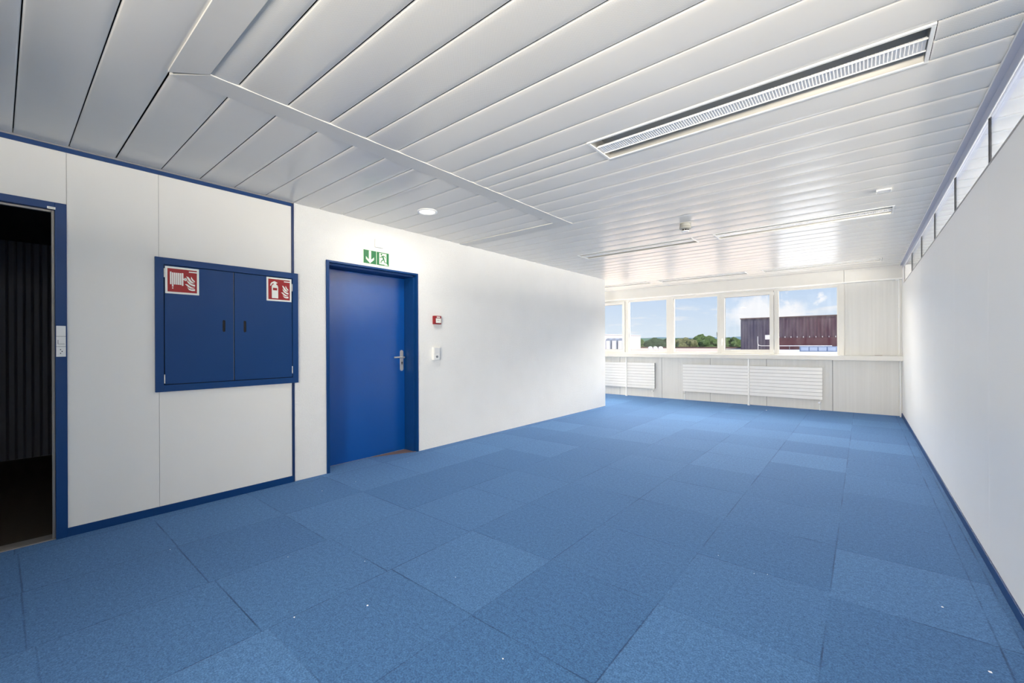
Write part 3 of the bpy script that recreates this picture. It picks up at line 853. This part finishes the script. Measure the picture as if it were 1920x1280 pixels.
# ================================================================== CEILING THINGS
LL, LW = 1.630, 0.322
def make_lamp():
    t_ = thing('ceiling_light', 'x', 'ceiling light', (0, 0, 0))
    m = MB(); f = 0.017
    z0, z1 = -0.006, 0.012
    m.box(0, LL, 0, f, z0, z1); m.box(0, LL, LW - f, LW, z0, z1); m.box(0, f * 0.95, f, LW - f, z0, z1); m.box(LL - f * 0.95, LL, f, LW - f, z0, z1)
    m.build('lamp_frame', white_gloss, t_, bevel=0.002)
    m = MB()
    # curved reflector trough: profile in y,z
    prof = []
    for k in range(9):
        a = pi / 2 * k / 8
        prof.append((f + 0.095 * (1 - cos(a)), 0.0 + 0.072 * sin(a)))
    prof += [(LW / 2, 0.080)]
    prof += [(LW - y_, z_) for y_, z_ in reversed(prof[:-1])]
    x0, x1 = f, LL - f
    n_ = len(prof)
    m.add([(x0, y_, z_) for y_, z_ in prof] + [(x1, y_, z_) for y_, z_ in prof], [(i, i + 1, i + 1 + n_, i + n_) for i in range(n_ - 1)], 0, True)
    m.add([(x0, y_, z_) for y_, z_ in prof], [tuple(range(n_))]); m.add([(x1, y_, z_) for y_, z_ in prof], [tuple(range(n_))])
    m.build('reflector', reflector, t_)
    # ribbed acrylic tube cover hanging in the trough
    m = MB(); ya, yb = 0.112, 0.214
    nr = 112; xs = []
    for k in range(nr):
        xa = x0 + 0.004 + (x1 - x0 - 0.008) * k / nr; dx = (x1 - x0 - 0.008) / nr
        xs += [(xa, 0.0), (xa + dx * 0.25, 0.0022), (xa + dx * 0.75, 0.0022)]
    xs.append((x1 - 0.004, 0.0))
    zb, zt = 0.001, 0.013
    vs = []; fs = []
    for x_, dd in xs:
        vs += [(x_, ya + dd, zt), (x_, ya + dd, zb + 0.006), (x_, ya + 0.006, zb + dd), (x_, yb - 0.006, zb + dd), (x_, yb - dd, zb + 0.006), (x_, yb - dd, zt)]
    for i in range(len(xs) - 1):
        for j in range(5): fs.append((i * 6 + j, i * 6 + j + 1, i * 6 + 6 + j + 1, i * 6 + 6 + j))
    m.add(vs, fs)
    m.build('tube_cover', lamp_acrylic, t_)
    m = MB()
    for yy_ in (ya - 0.002, yb - 0.002): m.box(x0, x1, yy_, yy_ + 0.004, -0.001, 0.006)
    m.build('cover_rail', white_gloss, t_)
    return t_
lamp0 = make_lamp()
lamp_spots = [
    (-1.39, 2.458, 'large recessed strip light with ribbed cover in the ceiling nearest the camera'),
    (-1.388, 5.468, 'recessed strip light of the second row, on the right beside the small ceiling sensor'),
    (-3.258, 5.468, 'recessed strip light of the second row, on the left beyond the smoke detector'),
    (-1.397, 8.695, 'recessed strip light near the windows, next to the right partition wall'),
    (-3.287, 8.695, 'recessed strip light near the windows, middle one of the far row'),
    (-5.135, 8.695, 'recessed strip light near the windows, partly hidden by the plaster wall corner')]
for i, (x_, y_, lb) in enumerate(lamp_spots):
    o = lamp0 if i == 0 else copy_tree(lamp0)
    o.location = (x_, y_, ZC); o['label'] = lb; o['group'] = 'recessed strip lights in the ceiling'

dl = thing('downlight', 'round lit recessed downlight in the ceiling in front of the blue door', 'ceiling light', (-3.300, 2.697, ZC)); og = tuple(dl.location)
m = MB(); m.lathe([(0.074, 0.0), (0.078, -0.012), (0.088, -0.014), (0.098, -0.010), (0.100, 0.0)], (0, 0, 0), 48); m.build('trim_ring', white_gloss, dl)
m = MB(); m.lathe([(0.0001, -0.009), (0.04, -0.009), (0.076, -0.007)], (0, 0, 0), 48); m.build('diffuser', downlight_face, dl)
l = bpy.data.lights.new('downlight_lamp', 'AREA'); l.shape = 'DISK'; l.size = 0.15; l.energy = 11; l.color = (1.0, 0.95, 0.86)
lo = bpy.data.objects.new('downlight_lamp', l); COL.objects.link(lo); lo.parent = dl; lo.location = (0, 0, -0.017)

sd = thing('smoke_detector', 'grey smoke detector hanging from the ceiling strips', 'smoke detector', (-1.495, 4.80, ZC))
m = MB(); m.lathe([(0.0001, 0.004), (0.052, 0.004), (0.056, 0.0), (0.058, -0.026), (0.054, -0.03), (0.060, -0.034), (0.062, -0.050), (0.056, -0.060), (0.038, -0.064)], (0, 0, 0), 36)
m.build('body', detector_grey, sd)
m = MB(); m.lathe([(0.032, -0.062), (0.032, -0.078), (0.0001, -0.078)], (0, 0, 0), 24, 0)
for k in range(8):
    a = 2 * pi * k / 8; c_, s_ = cos(a), sin(a)
    m.tube([(0.036 * c_, 0.036 * s_, -0.062), (0.036 * c_, 0.036 * s_, -0.082)], 0.003, 6, 1)
m.build('sensing_chamber', [black, detector_grey], sd)
m = MB(); m.lathe([(0.039, -0.080), (0.040, -0.086), (0.030, -0.090), (0.0001, -0.090)], (0, 0, 0), 24); m.build('cap', white_gloss, sd)

se = thing('ceiling_sensor', 'small flat white rectangular clip on the ceiling near the right partition', 'sensor', (0.142, 4.84, ZC - 0.003))
m = MB(); m.box(-0.044, 0.044, -0.035, 0.035, -0.014, 0.0); m.build('housing', white_metal, se, bevel=0.002)
for s_ in (-1, 1):
    m = MB(); m.box(s_ * 0.044, s_ * 0.050, -0.036, 0.036, -0.018, 0.0); m.build('end_cap', white_gloss, se, bevel=0.001)

# ================================================================== WINDOW WALL THINGS
sh = thing('window_shelf', 'long white window ledge board on slim legs under the windows', 'window sill', (-4.2, 9.7, 0.0)); og = tuple(sh.location)
m = MB(); m.box(XW, XR - 0.022, 9.62, YF + 0.005, 0.945, 1.031); m.build('board', frame_white, sh, og, bevel=0.003)
for x_ in (-1.793, -4.431, -7.07):
    m = MB(); m.tube([(x_, 9.722, 0.02), (x_, 9.722, 0.945)], 0.017, 16)
    m.tube([(x_, 9.722, 0.0), (x_, 9.722, 0.022)], 0.024, 16); m.build('leg', white_gloss, sh, og)

def make_radiator():
    t_ = thing('radiator', 'x', 'radiator', (0, 0, 0))
    L = 2.53; H = 0.605; n_ = 9; h_ = H / n_
    m = MB()
    for k in range(n_):
        m.box(0, L, 0, 0.012, k * h_ + 0.0026, (k + 1) * h_ - 0.0026)
    m.build('front_panel', white_metal, t_, bevel=0.002)
    m = MB(); m.box(0.002, L - 0.002, 0.010, 0.050, 0.004, H - 0.004); m.build('core', grey_strip, t_)
    for xv in (0.035, L - 0.04):
        m = MB(); m.tube([(xv, 0.02, -0.195), (xv, 0.02, -0.02), (xv, 0.02, 0.006)], 0.0085, 12); m.build('pipe', white_gloss, t_)
    m = MB(); xv = L - 0.042
    m.tube([(xv, 0.02, -0.048), (xv, -0.002, -0.048), (xv, -0.012, -0.048), (xv, -0.038, -0.048), (xv, -0.044, -0.048)], [0.014, 0.014, 0.023, 0.021, 0.014], 18, 0)
    m.build('thermostat_valve', white_gloss, t_)
    m = MB(); xv = 0.035
    m.tube([(xv, 0.02, -0.050), (xv, -0.012, -0.050)], 0.013, 14); m.tube([(xv - 0.028, 0.012, -0.050), (xv + 0.006, 0.012, -0.050)], 0.012, 14); m.build('return_valve', steel, t_)
    return t_
ra = make_radiator()
ra.location = (-3.113, 9.765, 0.195); ra['label'] = 'long white slatted panel radiator under the window ledge, fully visible behind a ledge leg'
ra['group'] = 'panel radiators under the window ledge'
rb = copy_tree(ra); rb.location = (-6.283, 9.765, 0.205); rb['label'] = 'white slatted panel radiator partly hidden behind the plaster wall corner'

cp = thing('conduit_pipe', 'thin white vertical pipe in the corner between window wall and right partition', 'pipe', (0.48, 9.75, 0)); og = tuple(cp.location)
m = MB(); m.tube([(0.474, 9.745, 1.033), (0.474, 9.745, 2.33)], 0.009, 12); m.build('upper_pipe', white_gloss, cp, og)
m = MB(); m.tube([(0.487, 9.70, 0.0), (0.484, 9.70, 0.944)], 0.010, 12); m.build('lower_pipe', white_gloss, cp, og)
m = MB(); m.tube([(0.43, 9.745, 2.322), (0.455, 9.745, 2.322), (0.478, 9.745, 2.322)], [0.010, 0.017, 0.012], 14); m.build('clamp', white_gloss, cp, og)
m = MB(); m.tube([(0.44, 9.73, 1.040), (0.478, 9.735, 1.040)], 0.009); m.build('clamp', white_gloss, cp, og)
m = MB(); m.box(0.16, 0.26, 9.80, 9.829, 1.0315, 1.036); o = m.build('brown_strip', simple('brown_card', (150, 112, 88), 0.8), origin=(0.21, 9.81, 1.0315))
tag(o, 'short brown sliver lying at the back of the window ledge under the blank panel', 'scrap')

# ================================================================== LINT ON THE CARPET
lint_spots = [(689, 1135, .008), (552, 1157, .006), (540, 1044, .004), (854, 1082, .004), (604, 920, .005), (667, 903, .005), (765, 867, .004), (1767, 1138, .009), (1857, 1260, .010), (1439, 1333 - 256, .004), (1347, 1041, .004), (943, 1235, .006), (1437, 769, .02), (1414, 1075, .004), (319, 1030, .004), (684, 1052, .004)]
def ground_at(x, y):
    dx, dy = x - 960.0, y - 646.0
    c_, s_ = cos(ROLL), sin(ROLL)
    u = dx * c_ - dy * s_; v_ = dx * s_ + dy * c_
    d = right * u + fwd * 797.0
    k = 1.25 / v_
    return d.x * k, d.y * k
random.seed(3)
for x_, y_, r_ in lint_spots:
    gx, gy = ground_at(x_, y_)
    bm = bmesh.new(); bmesh.ops.create_icosphere(bm, subdivisions=2, radius=r_ * 0.55)
    for v_ in bm.verts:
        v_.co *= 1 + 0.5 * noise.noise(v_.co * 300 + Vector((x_, y_, 0)))
        v_.co.z = max(-0.0005, v_.co.z * 0.5)
    me = bpy.data.meshes.new('lint'); bm.to_mesh(me); bm.free(); me.materials.append(lint_white)
    o = bpy.data.objects.new('carpet_lint', me); COL.objects.link(o); o.location = (gx, gy, 0.001)
    tag(o, 'tiny white crumb of lint on the blue carpet tiles', 'lint', 'white lint crumbs on the carpet')

# ================================================================== OUTSIDE
roof_pink = simple('roof_gravel_pink', (228, 206, 186), 0.9, var=0.08, nscale=0.6)
roof_white = simple('roof_membrane', (232, 232, 232), 0.8, var=0.05, nscale=0.4)
parapet_brown = simple('parapet_brown', (92, 70, 66), 0.8)
grass = simple('ground_grass', (96, 120, 70), 0.95, var=0.2, nscale=0.05)
m = MB(); m.box(-900, 900, 10.5, 1500, -8.6, -8.0); S(m, 'ground_outside', grass)
m = MB(); m.prism([(-70, 10.6), (-1.6, 10.6), (-9.8, 76), (-70, 76)], lambda u, v, d: (u, v, d), -7.9, 0.50)
o = m.build('flat_roof', roof_pink); tag(o, 'pinkish gravel flat roof stretching away outside the windows', 'roof')
m = MB(); m.prism([(-1.6, 10.6), (40, 10.6), (40, 60), (-7.8, 60)], lambda u, v, d: (u, v, d), -7.9, 0.52)
o = m.build('flat_roof', roof_white); tag(o, 'white membrane flat roof in front of the dark red hall', 'roof')
m = MB(); m.box(-70, -9.8, 75.6, 76.0, -7.9, 0.74); o = m.build('roof_parapet', parapet_brown); tag(o, 'dark brown parapet edge along the far side of the gravel roof', 'parapet')

# dark red hall
hall, t, b = mat('hall_cladding', lin((104, 78, 86)), 0.5)
p = t.pos(); q = t.sep(p)
t.link(t.bump(t.math('SINE', t.math('MULTIPLY', q[0], 2 * pi / 0.35)), 0.5, 0.03), b.inputs['Normal'])
g = t.math('MULTIPLY', t.math('ADD', q[0], 10.5), 0.16, clamp=True)
hn = t.noise(0.35, 3.0, 0.5, t.comb(q[0], 0.0, t.math('MULTIPLY', q[2], 0.3)))
g = t.math('MULTIPLY', g, t.math('ADD', t.math('MULTIPLY', hn, 0.9), 0.45), clamp=True)
t.link(t.mix(g, lin((74, 69, 88)), lin((88, 50, 58))), b.inputs['Base Color'])
hb = thing('industrial_hall', 'long dark red metal clad hall seen through the two right windows', 'building', (5, 62, 0)); og = tuple(hb.location)
m = MB(); m.prism([(-12.33, 62.0), (26, 61.0), (26, 92), (-12.33, 92)], lambda u, v, d: (u, v, d), -7.9, 4.47); m.build('hall_wall', hall, hb, og)
m = MB(); m.prism([(-12.40, 61.9), (26.1, 60.9), (26.1, 92), (-12.40, 92)], lambda u, v, d: (u, v, d), 4.44, 4.56); m.build('roof_edge', parapet_brown, hb, og)
plinth = simple('hall_plinth', (96, 50, 58), 0.7)
m = MB(); m.prism([(-8.1, 61.75), (26, 60.8), (26, 61.05), (-8.1, 62.0)], lambda u, v, d: (u, v, d), 0.3, 1.95); m.build('lower_cladding', plinth, hb, og)
for k in range(15):
    xx = -8.0 + k * 0.62
    m = MB(); m.box(xx - 0.02, xx + 0.02, 61.55, 61.72, 1.95, 2.12); m.build('bracket', roof_white, hb, og)
# roof rail
rr = thing('roof_railing', 'thin white railing on the roof edge in front of the red hall', 'railing', (-5, 58, 0.52)); og = tuple(rr.location)
m = MB(); m.tube([(-7.5, 58, 0.98), (-2.6, 58, 0.98)], 0.04, 8); m.build('rail', white_gloss, rr, og)
for k in range(6):
    m = MB(); m.tube([(-7.5 + k * 0.98, 58, 0.5), (-7.5 + k * 0.98, 58, 0.98)], 0.03, 8); m.build('post', seam_grey, rr, og)
ru = thing('roof_unit', 'grey blue ventilation unit on the white roof by the red hall', 'roof unit', (-2.4, 44, 0.52)); og = tuple(ru.location)
unit_m = simple('roof_unit_blue', (120, 138, 168), 0.5)
m = MB(); m.box(-4.4, -1.7, 46, 47.2, 0.52, 0.98); m.build('casing', unit_m, ru, og, bevel=0.02)
for k in range(4):
    m = MB(); m.box(-4.3 + k * 0.65, -3.75 + k * 0.65, 45.96, 46.0, 0.60, 0.92); m.build('grille', simple('roof_unit_pale', (168, 180, 202), 0.5) if k == 0 else PLACE['roof_unit_pale'], ru, og)
# antenna with white box and looped pipe
an = thing('roof_antenna', 'white box on a thin mast with a curved pipe in front of the red hall', 'antenna', (-9.2, 60, 0.5)); og = tuple(an.location)
m = MB(); m.tube([(-8.75, 60, 0.5), (-8.75, 60, 2.1)], 0.035, 8); m.build('mast', white_gloss, an, og)
m = MB(); m.box(-9.25, -8.55, 59.9, 60.1, 1.75, 2.3); m.build('antenna_box', white_gloss, an, og, bevel=0.02)
m = MB(); m.tube([(-10.05, 60, 2.15), (-10.05, 60, 1.25), (-9.95, 60, 1.05), (-9.7, 60, 0.98), (-8.75, 60, 0.98)], 0.035, 8); m.tube([(-10.02, 60, 0.5), (-10.02, 60, 1.15)], 0.035, 8); m.build('pipe', white_gloss, an, og)

# white building at the left with barrel dormers in front
bwhite = simple('render_white', (226, 226, 232), 0.8)
bgrey = simple('dormer_grey', (150, 160, 176), 0.6)
wb = thing('white_building', 'long low white building on the left beyond the gravel roof', 'building', (-40, 62, 0)); og = tuple(wb.location)
m = MB(); m.prism([(-32.0, 76), (-29.3, 70), (-30.6, 55), (-60, 55), (-60, 76)], lambda u, v, d: (u, v, d), -7.9, 2.72); m.build('wall', bwhite, wb, og)
m = MB(); m.prism([(-31.9, 76.05), (-29.2, 70), (-30.5, 54.9), (-60, 54.9), (-60, 76.05)], lambda u, v, d: (u, v, d), 2.72, 2.80); m.build('roof_edge', roof_white, wb, og)
for xx in (-31.9, -33.4):
    m = MB(); m.lathe([(0.28, 0), (0.28, 0.30), (0.36, 0.32), (0.36, 0.38), (0.0001, 0.46)], (xx, 60, 2.8), 12); m.build('roof_vent', bgrey, wb, og)
def dormer(x_, y_, lb):
    d_ = thing('skylight', lb, 'skylight', (x_, y_, 0.5), 'arched skylights beyond the gravel roof')
    w_ = 0.30
    pr = [(-w_, 0), (w_, 0), (w_, 1.12)] + [(w_ * cos(pi * k / 10), 1.12 + 0.28 * sin(pi * k / 10)) for k in range(1, 10)] + [(-w_, 1.12)]
    m = MB(); m.prism(pr, lambda u, v, d: (u, d, v), -0.2, 0.7); m.build('barrel_roof', bgrey, d_)
    m = MB(); m.box(-0.20, 0.20, -0.26, -0.2, 0.08, 1.12); m.build('pane', roof_white, d_)
    return d_
dormer(-21.12, 42.0, 'arched grey skylight, the one nearest the plaster wall corner')
dormer(-20.42, 42.0, 'arched grey skylight, middle one of three')
dormer(-19.72, 42.0, 'arched grey skylight, the one beside the window post')
for i, (xx, yy) in enumerate(((-24.45, 62), (-23.68, 62), (-22.9, 62))):
    m = MB(); m.lathe([(0.34, 0.0), (0.34, 0.12), (0.28, 0.3), (0.16, 0.38), (0.0001, 0.42)], (0, 0, 0), 16); o = m.build('roof_dome', roof_white); o.location = (xx, yy, 0.5)
    tag(o, 'small white roof dome light on the gravel roof', 'dome light', 'roof dome lights in a row')

# trees
def tree_mats():
    out = []
    for k, (a, b_) in enumerate((((34, 60, 40), (112, 146, 96)), ((92, 104, 56), (214, 212, 156)), ((58, 92, 46), (160, 190, 112)), ((24, 46, 38), (66, 98, 76)))):
        mm, t, bb = mat('foliage_%s' % ('dark', 'olive', 'green', 'conifer')[k], lin(a), 0.85, spec=0.2)
        p = t.pos(); nn = t.noise(1.5, 6.0, 0.85, p)
        t.link(t.mix(t.math('MULTIPLY', t.math('SUBTRACT', nn, 0.3), 2.4, clamp=True), lin(a), lin(b_)), bb.inputs['Base Color'])
        t.link(t.bump(t.noise(2.2, 5.0, 0.8, p), 1.0, 1.2), bb.inputs['Normal'])
        out.append(mm)
    return out
TM = tree_mats(); bark = simple('bark', (84, 68, 54), 0.9)
def tree(x_, y_, top, r_, mi, lb, conifer=False):
    base = -8.0
    t_ = thing('tree', lb, 'tree', (x_, y_, base), 'trees beyond the flat roof')
    H = top - base
    m = MB(); m.tube([(0, 0, 0), (0.15, 0, H * 0.35), (0, 0.1, H * 0.7)], [0.42, 0.32, 0.14], 10); m.build('trunk', bark, t_)
    bm = bmesh.new()
    rnd = random.Random(int(x_ * 13 + y_))
    if conifer:
        for k in range(9):
            f_ = k / 8; zc = H * (0.25 + 0.72 * f_); rr_ = r_ * (1.05 - f_)
            bmesh.ops.create_cone(bm, cap_ends=True, segments=14, radius1=rr_, radius2=rr_ * 0.25, depth=H * 0.14, matrix=Matrix.Translation((0, 0, zc)))
    else:
        for k in range(30):
            a = rnd.uniform(0, 2 * pi); rad = r_ * 0.72 * sqrt(rnd.random()); zz = H - r_ * 0.42 - rnd.random() ** 1.2 * H * 0.45
            br = r_ * rnd.uniform(0.24, 0.42)
            if k == 0: a, rad, zz = 0, 0, H - br
            zz = min(zz, H - br - 0.25 * rad)
            bmesh.ops.create_icosphere(bm, subdivisions=3, radius=br, matrix=Matrix.Translation((rad * cos(a), rad * sin(a), zz)))
    for v_ in bm.verts:
        nn = noise.noise(v_.co * 0.9 + Vector((x_, y_, 0))) * 0.5 + noise.noise(v_.co * 3.2 + Vector((x_, 0, y_))) * 0.5
        v_.co += Vector((nn, noise.noise(v_.co * 1.3) * 0.5, nn * 0.5))
    me = bpy.data.meshes.new('crown'); bm.to_mesh(me); bm.free(); me.materials.append(TM[mi])
    for pp in me.polygons: pp.use_smooth = not conifer
    o = bpy.data.objects.new('crown', me); COL.objects.link(o); o.parent = t_
KIND = ['dark evergreen tree beyond the flat roof', 'pale olive willow beyond the flat roof', 'mid green bushy tree beyond the flat roof', 'slim dark conifer beyond the flat roof']
spec_ = [(-55.5, 130, 3.4, 3.2, 3, 1), (-53.6, 128, 2.8, 3.4, 2, 0), (-50.6, 132, 3.0, 3.8, 0, 0), (-48.6, 126, 3.2, 3.4, 0, 0), (-46.2, 131, 3.1, 3.6, 0, 0), (-44.3, 134, 2.9, 3.6, 2, 0),
         (-42.6, 127, 2.6, 3.4, 1, 0), (-39.4, 126, 3.1, 4.0, 1, 0), (-38.2, 134, 3.4, 3.4, 2, 0), (-36.3, 130, 4.1, 3.6, 2, 0), (-34.3, 128, 3.3, 3.2, 2, 0), (-31.9, 131, 4.3, 1.8, 3, 1), (-32.8, 134, 2.7, 3.2, 2, 0),
         (-29.3, 130, 2.9, 3.4, 2, 0), (-27.2, 128, 3.1, 3.4, 2, 0), (-24.6, 131, 2.9, 3.6, 0, 0), (-57.8, 133, 2.9, 3.6, 2, 0)]
PL = ['', ' left of the window post', '']
NAMES = ['slim dark conifer at the right end of the white building', 'green tree right of the slim conifer by the white building', 'dark evergreen tree in the left window, first of the dark group', 'dark evergreen tree in the left window, second of the dark group', 'dark evergreen tree in the left window, third of the dark group', 'green tree partly hidden by the post left of the third window',
         'pale olive shrub-like tree beside the first wide window post', 'broad pale olive willow in the third window', 'green tree behind the pale willow', 'tallest round green tree in the third window', 'green tree right of the tallest round tree', 'slim dark conifer beside the casement window', 'low green tree left of the conifer by the casement', 'green tree seen through the casement at its left edge', 'green tree between casement edge and red hall', 'dark tree touching the corner of the red hall', 'green tree behind the white building']
YR = [118, 136, 126, 145, 106, 136, 142, 118, 150, 126, 114, 145, 136, 126, 116, 136, 158]
for (x_, y_, tp, r_, mi, cf), nm, yr in zip(spec_, NAMES, YR):
    k = yr / y_; tree(x_ * k, yr, 1.25 + (tp - 1.25) * k, r_ * k * 0.93, mi, nm, bool(cf))
# hills
def hills(name, Y, x0, x1, base, amp, colr, lb, seed):
    hm = simple(name + '_green', colr, 0.95, var=0.15, nscale=0.02)
    vs = []; N = 90
    for i in range(N + 1):
        x_ = x0 + (x1 - x0) * i / N
        h_ = base + amp * (noise.noise(Vector((x_ * 0.004, seed, 0))) + 0.25 * noise.noise(Vector((x_ * 0.03, seed, 1))))
        vs += [(x_, Y, -8), (x_, Y + 60, h_), (x_, Y + 260, h_ - 4), (x_, Y + 300, -8)]
    mm = MB(); mm.add(vs, [(i * 4 + j, i * 4 + j + 1, i * 4 + 5 + j, i * 4 + 4 + j) for i in range(N) for j in range(3)], 0, True)
    o = mm.build('hill', hm); tag(o, lb, 'hill')
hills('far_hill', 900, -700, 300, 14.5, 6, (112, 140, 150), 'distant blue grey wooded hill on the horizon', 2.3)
hills('near_hill', 420, -420, -150, 8.2, 3.0, (92, 124, 96), 'nearer green wooded ridge behind the trees', 5.1)
